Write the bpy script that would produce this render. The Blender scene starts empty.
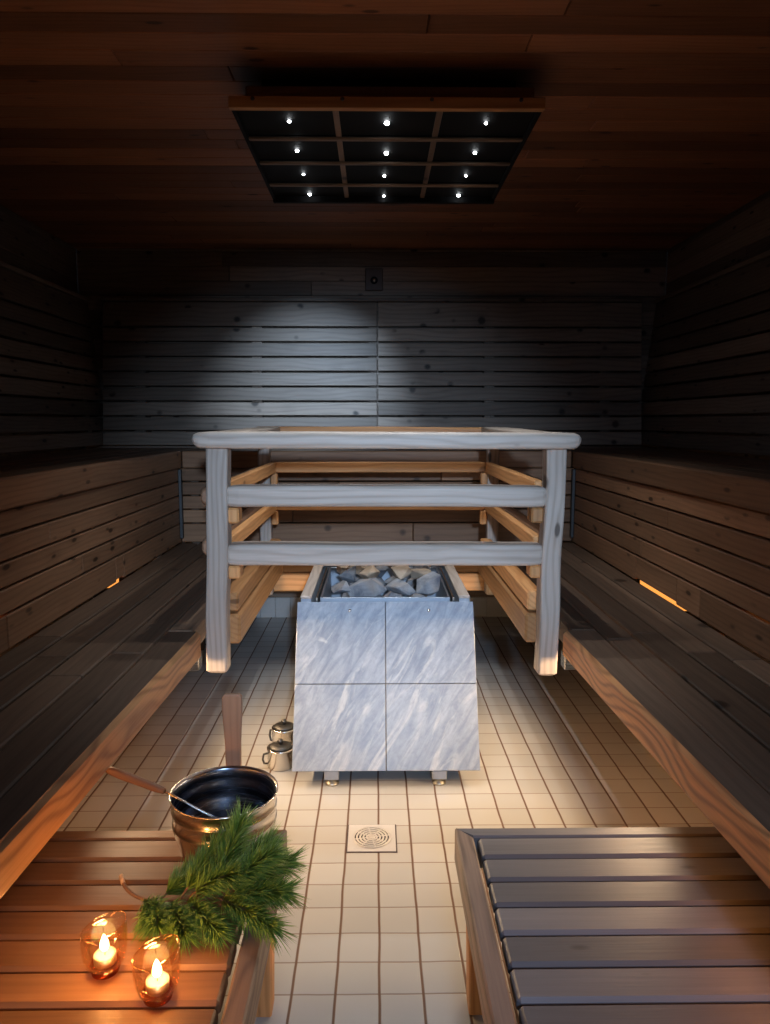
import bpy, bmesh, math, random
from mathutils import Vector, Matrix, noise as mnoise
RND = random.Random(7)
S = bpy.context.scene
C = S.collection
V = Vector

# ------------------------------------------------------------------ materials
class NT:
    def __init__(s, name):
        m = bpy.data.materials.new(name); m.use_nodes = True
        s.m = m; s.t = m.node_tree; s.n = s.t.nodes; s.l = s.t.links
        s.n.clear()
        s.out = s.n.new('ShaderNodeOutputMaterial')
    def add(s, typ, **kw):
        n = s.n.new('ShaderNode' + typ)
        for k, v in kw.items():
            if k.startswith('i_'):
                key = k[2:]
                key = int(key) if key.isdigit() else key.replace('_', ' ')
                if hasattr(v, 'is_output') or hasattr(v, 'links'):
                    s.l.new(v, n.inputs[key])
                else:
                    n.inputs[key].default_value = v
            else:
                setattr(n, k, v)
        return n
    def link(s, a, b): s.l.new(a, b)
    def math(s, op, a, b=None, c=None, clamp=False):
        n = s.n.new('ShaderNodeMath'); n.operation = op; n.use_clamp = clamp
        for i, v in enumerate((a, b, c)):
            if v is None: continue
            if hasattr(v, 'links'): s.l.new(v, n.inputs[i])
            else: n.inputs[i].default_value = v
        return n.outputs[0]
    def mix(s, fac, a, b, blend='MIX'):
        n = s.n.new('ShaderNodeMix'); n.data_type = 'RGBA'; n.blend_type = blend
        for sock, v in ((n.inputs[0], fac), (n.inputs[6], a), (n.inputs[7], b)):
            if hasattr(v, 'links'): s.l.new(v, sock)
            else: sock.default_value = v if not isinstance(v, tuple) else (*v, 1) if len(v) == 3 else v
        return n.outputs[2]
    def vscale(s, v, sc):
        n = s.n.new('ShaderNodeVectorMath'); n.operation = 'MULTIPLY'
        s.l.new(v, n.inputs[0]); n.inputs[1].default_value = sc
        return n.outputs[0]
    def ramp(s, fac, lo, hi):
        n = s.n.new('ShaderNodeMapRange'); n.clamp = True
        s.l.new(fac, n.inputs[0]); n.inputs[1].default_value = lo; n.inputs[2].default_value = hi
        return n.outputs[0]
    def noise(s, vec, scale, detail=3, rough=.55, dist=0.):
        n = s.n.new('ShaderNodeTexNoise'); s.l.new(vec, n.inputs['Vector'])
        n.inputs['Scale'].default_value = scale; n.inputs['Detail'].default_value = detail
        n.inputs['Roughness'].default_value = rough; n.inputs['Distortion'].default_value = dist
        return n.outputs['Fac']
    def principled(s, color, rough=.5, metal=0., bump=None, bstr=.2, bdist=.002, spec=.5, **kw):
        p = s.n.new('ShaderNodeBsdfPrincipled')
        for key, v in (('Base Color', color), ('Roughness', rough), ('Metallic', metal), ('Specular IOR Level', spec)):
            if hasattr(v, 'links'): s.l.new(v, p.inputs[key])
            else: p.inputs[key].default_value = (*v, 1) if isinstance(v, tuple) and len(v) == 3 else v
        for k, v in kw.items(): p.inputs[k].default_value = v
        if bump is not None:
            b = s.n.new('ShaderNodeBump'); b.inputs['Strength'].default_value = bstr
            b.inputs['Distance'].default_value = bdist
            s.l.new(bump, b.inputs['Height']); s.l.new(b.outputs[0], p.inputs['Normal'])
        s.l.new(p.outputs[0], s.out.inputs[0])
        return s.m

def wood(name, base, dark, knot=.5, rough=.55, spec=.35, grain=.5, ring=.5, tone=.38, rf=1., wf=26., pin=0.):
    """pine boards: grain runs along the first axis of the 'wc' attribute stored by the mesh builder"""
    t = NT(name)
    a = t.add('Attribute', attribute_name='wc').outputs['Vector']
    tn = t.add('Attribute', attribute_name='tone').outputs['Fac']
    warp = t.noise(t.vscale(a, (1.6, 5, 5)), 1.0, 2)
    # growth rings
    sp = t.add('SeparateXYZ'); t.link(a, sp.inputs[0])
    r = t.math('ADD', t.math('MULTIPLY', sp.outputs[1], 330. * rf), t.math('MULTIPLY', sp.outputs[2], 210. * rf))
    r = t.math('ADD', r, t.math('MULTIPLY', warp, wf))
    rings = t.math('MULTIPLY_ADD', t.math('SINE', r), .5, .5)
    rings = t.math('POWER', rings, 2.2)
    fine = t.noise(t.vscale(a, (6, 190, 190)), 1.0, 4, .6)
    broad = t.noise(t.vscale(a, (1.1, 9, 9)), 1.0, 3)
    # knots
    vo = t.add('TexVoronoi', feature='F1'); t.link(t.vscale(a, (4.2, 11.5, 4.0)), vo.inputs['Vector']); vo.inputs['Scale'].default_value = 1.
    d = vo.outputs['Distance']
    kn = t.math('SUBTRACT', 1.0, t.ramp(d, .075, .12))
    halo = t.math('SUBTRACT', 1.0, t.ramp(d, .1, .30))
    f = t.math('ADD', t.math('MULTIPLY', rings, ring * .55), t.math('MULTIPLY', t.ramp(fine, .3, .75), grain * .6))
    f = t.math('ADD', f, t.math('MULTIPLY', halo, .22 * knot))
    f = t.math('MINIMUM', f, 1.0)
    col = t.mix(f, base, dark)
    col = t.mix(t.math('MULTIPLY', kn, .85 * min(1, knot * 1.4)), col, tuple(x * .25 for x in dark))
    if pin:                                        # many small pin knots
        vp = t.add('TexVoronoi', feature='F1'); t.link(t.vscale(a, (7.5, 21., 9.)), vp.inputs['Vector']); vp.inputs['Scale'].default_value = 1.
        pk = t.math('SUBTRACT', 1.0, t.ramp(vp.outputs['Distance'], .10, .20))
        gate = t.ramp(t.noise(t.vscale(a, (3, 9, 9)), 1., 2), .46, .52)
        col = t.mix(t.math('MULTIPLY', t.math('MULTIPLY', pk, gate), pin), col, tuple(x * .18 for x in dark))
    br = t.math('MULTIPLY_ADD', t.math('SUBTRACT', tn, .5), tone * 2, 1.0)
    br = t.math('MULTIPLY', br, t.math('MULTIPLY_ADD', t.math('SUBTRACT', broad, .5), .8, 1.0))
    mul = t.add('CombineColor')
    for i in range(3): t.link(br, mul.inputs[i])
    col = t.mix(1.0, col, mul.outputs[0], 'MULTIPLY')
    ro = t.math('MULTIPLY_ADD', fine, .25, rough - .1)
    return t.principled(col, ro, 0, t.math('SUBTRACT', fine, t.math('MULTIPLY', kn, .3)), .25, .0015, spec)

M = {}
M['wall'] = wood('aged_pine_wall', (.235, .17, .125), (.085, .056, .04), 1.1, .55, pin=.9)
M['ceil'] = wood('ceiling_pine', (.30, .118, .053), (.155, .056, .025), .7, .45)
M['seat'] = wood('bench_pine', (.185, .113, .07), (.095, .055, .033), .8, .5)
M['skirt'] = wood('skirt_pine', (.34, .175, .09), (.165, .078, .038), 1.1, .5, pin=.7)
M['fresh'] = wood('fresh_pine', (.62, .305, .115), (.38, .15, .05), .6, .5, ring=.7)
M['beam'] = wood('beam_pine', (.72, .345, .13), (.25, .085, .028), .5, .5, ring=.95, rf=.6, wf=60.)
M['grey'] = wood('weathered_pine', (.58, .48, .395), (.32, .235, .175), .9, .5, ring=.7)
M['deck'] = wood('platform_pine', (.145, .147, .157), (.10, .101, .109), .5, .36, spec=.6, ring=.3, grain=.4)
M['deckcandle'] = wood('candlelit_platform_pine', (.20, .108, .052), (.12, .06, .028), .5, .42, spec=.35, ring=.4, grain=.4)  # platform pine with the orange candle glow put into its colour
M['deckframe'] = wood('platform_frame_pine', (.27, .205, .16), (.08, .063, .054), .3, .5, ring=.9, rf=.5, wf=50.)
M['handle'] = wood('handle_wood', (.34, .185, .105), (.20, .10, .055), .0, .5)

def steel(name, col, rough, stretch=(4, 4, 160)):
    t = NT(name)
    o = t.add('TexCoord').outputs['Object']
    n = t.noise(t.vscale(o, stretch), 1., 3)
    return t.principled(col, t.math('MULTIPLY_ADD', n, .18, rough - .05), 1.0, n, .05, .0005)
M['steel'] = steel('brushed_steel', (.74, .70, .65), .19)
M['dimsteel'] = steel('darkened_steel', (.22, .25, .31), .22)  # bucket's reflection of the dark room put into the colour; brackets share it
M['steelframe'] = steel('galvanised_steel', (.42, .45, .5), .4, (20, 20, 20))
M['darkmetal'] = steel('dark_metal', (.12, .115, .11), .45, (30, 30, 30))
M['brass'] = steel('brass_foot', (.75, .66, .5), .3)

def m_tile():
    t = NT('floor_tiles')
    o = t.add('TexCoord').outputs['Object']
    sp = t.add('SeparateXYZ'); t.link(o, sp.inputs[0])
    wob = t.math('MULTIPLY', t.math('SUBTRACT', t.noise(o, 5., 2), .5), .006)
    p = .0975
    def line(c, off, w):
        u = t.math('DIVIDE', t.math('SUBTRACT', t.math('ADD', c, wob), off), p)
        u = t.math('SUBTRACT', u, t.math('FLOOR', u))
        d = t.math('MINIMUM', u, t.math('SUBTRACT', 1.0, u))
        return t.math('SUBTRACT', 1.0, t.ramp(d, w * .6, w * 1.35))
    gx = line(sp.outputs[0], .006, .032)
    gy = line(sp.outputs[1], 2.167, .022)
    # per tile variation
    fx = t.math('FLOOR', t.math('DIVIDE', t.math('SUBTRACT', sp.outputs[0], .006), p))
    fy = t.math('FLOOR', t.math('DIVIDE', t.math('SUBTRACT', sp.outputs[1], 2.167), p))
    cb = t.add('CombineXYZ'); t.link(fx, cb.inputs[0]); t.link(fy, cb.inputs[1])
    wn = t.add('TexWhiteNoise', noise_dimensions='3D'); t.link(cb.outputs[0], wn.inputs['Vector'])
    tile = t.mix(wn.outputs['Value'], (.47, .45, .415), (.545, .52, .48))
    stain = t.ramp(t.noise(o, 3.2, 4), .45, .75)
    tile = t.mix(t.math('MULTIPLY', stain, .35), tile, (.50, .44, .37))
    col = t.mix(gy, tile, (.30, .235, .185))
    col = t.mix(gx, col, (.15, .078, .045))
    g = t.math('MAXIMUM', gx, gy)
    ro = t.math('MULTIPLY_ADD', g, .45, .30)
    return t.principled(col, ro, 0, t.math('SUBTRACT', 1.0, g), .5, .002, .5)
M['tile'] = m_tile()

def m_stone():
    t = NT('soapstone')
    o = t.add('TexCoord').outputs['Object']
    mp = t.add('Mapping'); t.link(o, mp.inputs[0]); mp.inputs['Rotation'].default_value = (0, math.radians(58), 0)
    v = mp.outputs[0]
    a = t.noise(t.vscale(v, (3, 20, 34)), 1., 6, .62, .6)
    b = t.noise(t.vscale(v, (1.5, 8, 15)), 1., 4, .6, 1.2)
    c = t.noise(o, 60., 3, .7)
    d = t.noise(o, 7.5, 3, .5, .4)
    col = t.mix(t.ramp(a, .32, .68), (.215, .25, .31), (.42, .452, .50))
    col = t.mix(t.math('MULTIPLY', t.ramp(b, .56, .68), .6), col, (.66, .65, .62))
    col = t.mix(t.math('MULTIPLY', t.ramp(d, .70, .76), .8), col, (.78, .76, .70))
    col = t.mix(t.math('MULTIPLY', t.ramp(c, .45, .7), .18), col, (.12, .13, .15))
    return t.principled(col, t.math('MULTIPLY_ADD', a, .2, .3), 0, t.math('ADD', a, c), .2, .0015, .5)
M['stone'] = m_stone()

def m_rock(name, c1, c2, c3):
    t = NT(name)
    tc = t.add('TexCoord').outputs['Object']
    rn = t.add('ObjectInfo').outputs['Random']
    off = t.add('VectorMath', operation='ADD'); t.link(tc, off.inputs[0])
    cb = t.add('CombineXYZ')
    for i in range(3): t.link(t.math('MULTIPLY', rn, 37. + 11 * i), cb.inputs[i])
    t.link(cb.outputs[0], off.inputs[1])
    v = off.outputs[0]
    a = t.noise(v, 14., 5, .6, .5); b = t.noise(v, 45., 4, .65); c = t.noise(v, 7., 2)
    col = t.mix(t.ramp(a, .35, .65), c1, c2)
    col = t.mix(t.math('MULTIPLY', t.ramp(c, .52, .66), .6), col, c3)
    return t.principled(col, .75, 0, t.math('ADD', a, t.math('MULTIPLY', b, .6)), .6, .006, .3)
M['rock_grey'] = m_rock('grey_rock', (.13, .14, .165), (.36, .35, .345), (.40, .30, .22))
M['rock_tan'] = m_rock('tan_rock', (.46, .33, .22), (.60, .47, .35), (.28, .2, .14))

def plain(name, col, rough=.5, metal=0., spec=.5, **kw):
    t = NT(name)
    o = t.add('TexCoord').outputs['Object']
    n = t.noise(o, 60., 3)
    c = t.mix(t.math('MULTIPLY', n, .3), col, tuple(x * .6 for x in col))
    return t.principled(c, rough, metal, n, .08, .0005, spec, **kw)
M['black'] = plain('black_panel', (.006, .006, .007), .7, spec=.15)
M['sensorplate'] = plain('brown_plate', (.085, .05, .035), .5)
M['drain'] = plain('drain_steel', (.74, .69, .63), .38, .25)
M['drainslot'] = plain('drain_slot', (.02, .016, .013), .8)
M['wax'] = plain('candle_wax', (.92, .86, .74), .5, **{'Subsurface Weight': .4, 'Subsurface Scale': .01})
M['foil'] = plain('tealight_cup', (.75, .74, .72), .3, 1.0)
M['wick'] = plain('wick', (.02, .015, .01), .9)
M['twig'] = plain('twig_bark', (.20, .115, .06), .8)
M['cleancut'] = plain('cut_twig', (.55, .40, .24), .7)
M['grout'] = plain('wall_tile', (.62, .60, .56), .35)

def m_needles():
    t = NT('pine_needles')
    a = t.add('Attribute', attribute_name='tone').outputs['Fac']
    col = t.mix(a, (.045, .135, .018), (.20, .38, .06))
    return t.principled(col, .42, 0, None, spec=.5)
M['needles'] = m_needles()

def m_emit(name, col, st):
    t = NT(name); e = t.add('Emission'); e.inputs[0].default_value = (*col, 1); e.inputs[1].default_value = st
    t.link(e.outputs[0], t.out.inputs[0]); return t.m
M['led'] = m_emit('led', (.93, .97, 1.), 30.)
M['flame'] = m_emit('flame', (1., .62, .25), 40.)
M['strip'] = m_emit('warm_led_strip', (1., .36, .07), 1.3)

def m_glass():
    t = NT('candle_glass')
    lw = t.add('LayerWeight'); lw.inputs['Blend'].default_value = .25
    tr = t.add('BsdfTransparent'); tr.inputs[0].default_value = (.985, .92, .84, 1)
    gl = t.add('BsdfGlossy'); gl.inputs['Roughness'].default_value = .04; gl.inputs[0].default_value = (1, .93, .85, 1)
    mx = t.add('MixShader')
    t.link(t.math('MULTIPLY_ADD', lw.outputs['Facing'], .45, .06), mx.inputs[0])
    t.link(tr.outputs[0], mx.inputs[1]); t.link(gl.outputs[0], mx.inputs[2])
    t.link(mx.outputs[0], t.out.inputs[0]); return t.m
M['glass'] = m_glass()
def m_amber():
    t = NT('amber_glass_base')
    tr = t.add('BsdfTransparent'); tr.inputs[0].default_value = (.80, .36, .12, 1)
    gl = t.add('BsdfGlossy'); gl.inputs['Roughness'].default_value = .05
    mx = t.add('MixShader'); mx.inputs[0].default_value = .12
    t.link(tr.outputs[0], mx.inputs[1]); t.link(gl.outputs[0], mx.inputs[2])
    t.link(mx.outputs[0], t.out.inputs[0]); return t.m
M['amber'] = m_amber()

# ------------------------------------------------------------------ mesh builder
class MB:
    def __init__(s): s.v = []; s.f = []; s.wc = []; s.tone = []; s.sm = []
    def add(s, vs, fs, wcs=None, tone=.5, smooth=False):
        b = len(s.v); s.v += [tuple(x) for x in vs]
        s.wc += [tuple(x) for x in (wcs if wcs else vs)]
        s.tone += [tone] * len(vs)
        for f in fs: s.f.append(tuple(b + i for i in f)); s.sm.append(smooth)
    def box(s, lo, hi, axis=0, ch=.003, rot=None, org=None, shear=None, tone=None):
        """chamfered board; axis = grain direction; rot = Matrix about org"""
        lo = V(lo); hi = V(hi); c = (lo + hi) / 2; h = (hi - lo) / 2
        ch = min(ch, min(h) * .45)
        off = V((RND.uniform(0, 60), RND.uniform(0, 20), RND.uniform(0, 20)))
        tn = RND.random() if tone is None else tone
        vs = []; idx = {}
        for sx in (-1, 1):
            for sy in (-1, 1):
                for sz in (-1, 1):
                    sg = V((sx, sy, sz))
                    for k in range(3):
                        d = V((ch, ch, ch)); d[k] = 0
                        idx[(sx, sy, sz, k)] = len(vs)
                        vs.append(V(sg[i] * (h[i] - d[i]) for i in range(3)))
        fs = []
        for k in range(3):
            i, j = (k + 1) % 3, (k + 2) % 3
            for sk in (-1, 1):
                q = []
                for a, b in ((-1, -1), (1, -1), (1, 1), (-1, 1)):
                    g = [0, 0, 0]; g[k] = sk; g[i] = a; g[j] = b
                    q.append(idx[(*g, k)])
                fs.append(q if sk > 0 else q[::-1])
        for k in range(3):            # edges along axis k
            i, j = (k + 1) % 3, (k + 2) % 3
            for a in (-1, 1):
                for b in (-1, 1):
                    def vv(sk, w):
                        g = [0, 0, 0]; g[k] = sk; g[i] = a; g[j] = b
                        return idx[(*g, w)]
                    q = [vv(-1, i), vv(1, i), vv(1, j), vv(-1, j)]
                    fs.append(q if a * b < 0 else q[::-1])
        for sx in (-1, 1):
            for sy in (-1, 1):
                for sz in (-1, 1):
                    q = [idx[(sx, sy, sz, k)] for k in range(3)]
                    fs.append(q if sx * sy * sz > 0 else q[::-1])
        ii = [axis, (axis + 1) % 3, (axis + 2) % 3]
        wcs = [V((p[ii[0]], p[ii[1]], p[ii[2]])) + off for p in vs]
        vs = [p + c for p in vs]
        if shear: vs = [shear(p) for p in vs]
        if rot is not None:
            o = V(org) if org is not None else c
            vs = [rot @ (p - o) + o for p in vs]
        s.add(vs, fs, wcs, tn)
        return s
    def loft(s, path, ry, rz, n=14, sq=3.2, jit=0., seed=0, ends=.5, up=(0, 0, 1), tone=None, smooth=True, cr=None):
        """rounded timber along a path; superellipse section (half sizes ry across, rz up), slight natural waviness"""
        path = [V(p) for p in path]; N = len(path)
        off = V((RND.uniform(0, 60), RND.uniform(0, 20), RND.uniform(0, 20)))
        tn = RND.random() if tone is None else tone
        rings = []; wcs = []; L = 0.
        for i, p in enumerate(path):
            d = (path[min(i + 1, N - 1)] - path[max(i - 1, 0)]).normalized()
            sd = d.cross(V(up)).normalized(); u = sd.cross(d).normalized()
            if i: L += (p - path[i - 1]).length
            a_ = ry[i] if isinstance(ry, (list, tuple)) else ry
            b_ = rz[i] if isinstance(rz, (list, tuple)) else rz
            o1 = mnoise.noise(V((L * 4 + seed, seed * 1.7, 0))) * jit
            o2 = mnoise.noise(V((L * 4 + seed, seed * 1.7, 9))) * jit
            s1 = 1 + mnoise.noise(V((L * 6 + seed, 3, 5))) * jit * 6
            ring = []
            for k in range(n):
                if cr is not None:
                    q, e = divmod(k, n // 4); e = e / (n // 4 - 1) * math.pi / 2 + q * math.pi / 2
                    rr = min(cr, a_ * .98, b_ * .98); gx = (1, -1, -1, 1)[q]; gy = (1, 1, -1, -1)[q]
                    x = (gx * (a_ - rr) + rr * math.cos(e)) * s1; y = (gy * (b_ - rr) + rr * math.sin(e)) * s1
                else:
                    t = 2 * math.pi * (k + .5) / n
                    ct, st = math.cos(t), math.sin(t)
                    x = math.copysign(abs(ct) ** (2 / sq), ct) * a_ * s1; y = math.copysign(abs(st) ** (2 / sq), st) * b_ * s1
                ring.append(p + sd * (x + o1) + u * (y + o2)); wcs.append(V((L, x, y)) + off)
            rings.append(ring)
        vs = [q for r in rings for q in r]; fs = []
        for i in range(N - 1):
            for k in range(n):
                k2 = (k + 1) % n
                fs.append((i * n + k, i * n + k2, (i + 1) * n + k2, (i + 1) * n + k))
        b = len(s.v); f0 = len(s.sm)
        s.add(vs, fs, wcs, tn, smooth)
        if cr is not None:
            for i in range(N - 1):
                for k in range(n // 4 - 1, n, n // 4): s.sm[f0 + i * n + k] = False
        s.f.append(tuple(b + k for k in range(n))[::-1]); s.sm.append(False)
        s.f.append(tuple(b + (N - 1) * n + k for k in range(n))); s.sm.append(False)
        return s
    def lathe(s, prof, c=(0, 0, 0), n=40, closed=False, zf=None, tone=.5, cap=True):
        c = V(c); vs = []; fs = []; P = len(prof)
        for i, (r, z) in enumerate(prof):
            for k in range(n):
                t = 2 * math.pi * k / n
                x, y = r * math.cos(t), r * math.sin(t)
                vs.append(c + V((x, y, z + (zf(x, y, z) if zf else 0))))
        R = P if closed else P - 1
        for i in range(R):
            i2 = (i + 1) % P
            for k in range(n):
                k2 = (k + 1) % n
                fs.append((i * n + k, i * n + k2, i2 * n + k2, i2 * n + k))
        b = len(s.v)
        s.add(vs, fs, None, tone, True)
        if not closed and cap:
            if prof[0][0] > 1e-6: s.f.append(tuple(b + k for k in range(n))[::-1]); s.sm.append(False)
            if prof[-1][0] > 1e-6: s.f.append(tuple(b + (P - 1) * n + k for k in range(n))); s.sm.append(False)
        return s
    def tube(s, path, r, n=10, tone=.5):
        rr = r if isinstance(r, (list, tuple)) else [r] * len(path)
        path = [V(p) for p in path]
        d = (path[-1] - path[0]).normalized()
        up = (0, 0, 1) if abs(d.z) < .9 else (0, 1, 0)
        return s.loft(path, list(rr), list(rr), n=n, sq=2., up=up, tone=tone)
    def build(s, name, mat, parent=None, at=None, rot=None):
        me = bpy.data.meshes.new(name)
        org = V((0, 0, 0))
        o = bpy.data.objects.new(name, me)
        C.objects.link(o)
        if parent is not None:
            w = parent
            off = V((0, 0, 0))
            while w is not None: off += w.location; w = w.parent
            o.parent = parent
        else: off = V((0, 0, 0))
        if PIV[0] is not None and parent is None:
            o.location = PIV[0]; off = V(PIV[0])
        if at is not None:
            o.location = V(at) - off; off = V((0, 0, 0))
            if rot: o.rotation_euler = rot
        me.from_pydata([V(p) - off for p in s.v], [], s.f)
        me.polygons.foreach_set('use_smooth', s.sm)
        a = me.attributes.new('wc', 'FLOAT_VECTOR', 'POINT'); a.data.foreach_set('vector', [x for p in s.wc for x in p])
        b = me.attributes.new('tone', 'FLOAT', 'POINT'); b.data.foreach_set('value', s.tone)
        me.materials.append(M[mat] if isinstance(mat, str) else mat)
        me.update()
        return o
PIV = [None]

def tag(o, label, cat, group=None, kind='thing'):
    o['label'] = label; o['category'] = cat; o['kind'] = kind
    if group: o['group'] = group
    return o
def thing(name, loc, label, cat, group=None):
    o = bpy.data.objects.new(name, None); C.objects.link(o); o.location = loc; o.empty_display_size = .1
    return tag(o, label, cat, group)
def struct(o): o['kind'] = 'structure'; return o
def single(mb, name, mat, loc, label, cat, group=None):
    PIV[0] = V(loc); o = mb.build(name, mat); PIV[0] = None
    return tag(o, label, cat, group)

# ------------------------------------------------------------------ the room
XL, XR, YB, YF, ZC = -1.82, 1.79, 4.65, -1.0, 2.30
m = MB(); m.add([(XL, YF, 0), (XR, YF, 0), (XR, YB, 0), (XL, YB, 0), (XL, YF, -.05), (XR, YF, -.05), (XR, YB, -.05), (XL, YB, -.05)],
                [(0, 1, 2, 3), (7, 6, 5, 4), (0, 4, 5, 1), (1, 5, 6, 2), (2, 6, 7, 3), (3, 7, 4, 0)])
struct(m.build('floor', 'tile'))
m = MB(); y = YF
while y < YB:                                  # ceiling boards run across the room
    w = .0935
    cut = RND.uniform(XL + .5, XR - .5)
    m.box((XL, y, ZC), (cut - .001, min(y + w, YB), ZC + .02), 0, .003)
    m.box((cut + .001, y, ZC), (XR, min(y + w, YB), ZC + .02), 0, .003)
    y += w + .0015
m.box((XL - .1, YF - .1, ZC + .021), (XR + .1, YB + .1, ZC + .06), 0, .001)
struct(m.build('ceiling', 'ceil'))
def boarded(axis, pos, a0, a1, z0, z1, sgn, pitch=.0875, thick=.02):
    m = MB(); z = z0
    while z < z1 - .005:
        zt = min(z + pitch - .0015, z1)
        cut = RND.uniform(a0 + .3, a1 - .3)
        for u0, u1 in ((a0, cut - .001), (cut + .001, a1)):
            if axis == 'y': m.box((u0, min(pos, pos + sgn * thick), z), (u1, max(pos, pos + sgn * thick), zt), 0, .003)
            else: m.box((min(pos, pos + sgn * thick), u0, z), (max(pos, pos + sgn * thick), u1, zt), 1, .003)
        z += pitch
    t0, t1 = sorted((pos + sgn * (thick + .001), pos + sgn * (thick + .03)))
    if axis == 'y': m.box((a0, t0, 0), (a1, t1, ZC + .02), 0, .001)
    else: m.box((t0, a0, 0), (t1, a1, ZC + .02), 1, .001)
    return m
struct(boarded('y', YB, XL, XR, .1, ZC, 1).build('wall_back', 'wall'))
struct(boarded('x', XL, YF, YB, 0, ZC, -1).build('wall_left', 'wall'))
struct(boarded('x', XR, YF, YB, 0, ZC, 1).build('wall_right', 'wall'))
# front wall with the doorway (behind the photographer)
DX0, DX1, DZ1 = -.42, .42, 2.0
m = MB()
for x0, x1, z0, z1 in ((XL, DX0, 0, ZC), (DX1, XR, 0, ZC), (DX0, DX1, DZ1, ZC)):
    z = z0
    while z < z1 - .004:
        zt = min(z + .086, z1); m.box((x0, YF - .03, z), (x1, YF, zt), 0, .003); z += .0875
struct(m.build('wall_front', 'wall'))
m = MB()
m.box((DX0 - .07, YF, 0), (DX0, YF + .015, DZ1 + .07), 2); m.box((DX1, YF, 0), (DX1 + .07, YF + .015, DZ1 + .07), 2)
m.box((DX0, YF, DZ1), (DX1, YF + .015, DZ1 + .07), 0)
struct(m.build('trim_1', 'skirt'))
m = MB(); x = XL
while x < XR:                                  # white tiled base along the back wall
    m.box((x, YB - .012, 0), (min(x + .096, XR), YB, .13), 0, .002); x += .0975
struct(m.build('baseboard_back', 'grout'))

# ------------------------------------------------------------------ backrests on the walls
def backrest(axis, wall, sgn, a0, a1, joint, label):
    """slatted backrest: bottom stands off the wall, top leans on it. sgn = direction into the room"""
    zb, zt = 1.115, 1.955
    if axis == 'y': loc = ((a0 + a1) / 2, wall, zb)
    else: loc = (wall, (a0 + a1) / 2, zb)
    t = thing('backrest', loc, label, 'backrest')
    def off(z): return .135 - (.135 - .04) * (z - zb) / (zt - zb)
    m = MB()
    hs = [.078] * 8 + [.145]
    z = zb
    for h in hs:
        segs = [(a0, joint - .003), (joint + .003, a1)] if joint is not None else [(a0, a1)]
        for u0, u1 in segs:
            def sh(p):
                q = V(p); o = off(p.z) + .024
                if axis == 'y': q.y = wall + sgn * (o - (p.y))
                else: q.x = wall + sgn * (o - (p.x))
                return q
            if axis == 'y': m.box((u0, 0, z), (u1, .024, z + h), 0, .003, shear=sh)
            else: m.box((0, u0, z), (.024, u1, z + h), 1, .003, shear=sh)
        z += h + .0115
    # mirrored boxes: flip faces so normals point outward
    if sgn > 0: pass
    o = m.build('slats', 'wall', t)
    fixn(o)
    m = MB()
    if axis == 'y': m.box((a0, min(wall + sgn * .003, wall + sgn * .075), z - .008), (a1, max(wall + sgn * .003, wall + sgn * .075), z + .014), 0)
    else: m.box((min(wall + sgn * .003, wall + sgn * .075), a0, z - .008), (max(wall + sgn * .003, wall + sgn * .075), a1, z + .014), 1)
    m.build('cap_board', 'wall', t)
    n = 5
    for i in range(n):                        # battens behind
        u = a0 + .22 + (a1 - a0 - .44) * i / (n - 1)
        m = MB()
        def sh2(p):
            q = V(p); o = off(p.z) - .002
            if axis == 'y': q.y = wall + sgn * (.004 if p.y < 0 else o)
            else: q.x = wall + sgn * (.004 if p.x < 0 else o)
            return q
        if axis == 'y': m.box((u - .03, -.01, zb), (u + .03, .01, zt - .03), 2, .001, shear=sh2)
        else: m.box((-.01, u - .03, zb), (.01, u + .03, zt - .03), 2, .001, shear=sh2)
        fixn(m.build('batten', 'wall', t))
    return t
def fixn(o):
    bm = bmesh.new(); bm.from_mesh(o.data); bmesh.ops.recalc_face_normals(bm, faces=bm.faces); bm.to_mesh(o.data); bm.free()
backrest('y', YB, -1, XL + .165, XR - .165, .01, 'wide slatted wooden backrest on the back wall behind the stove')
backrest('x', XL, 1, YF + .1, YB - .02, None, 'slatted wooden backrest along the left wall above the upper bench')
backrest('x', XR, -1, YF + .1, YB - .02, None, 'slatted wooden backrest along the right wall above the upper bench')

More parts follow.
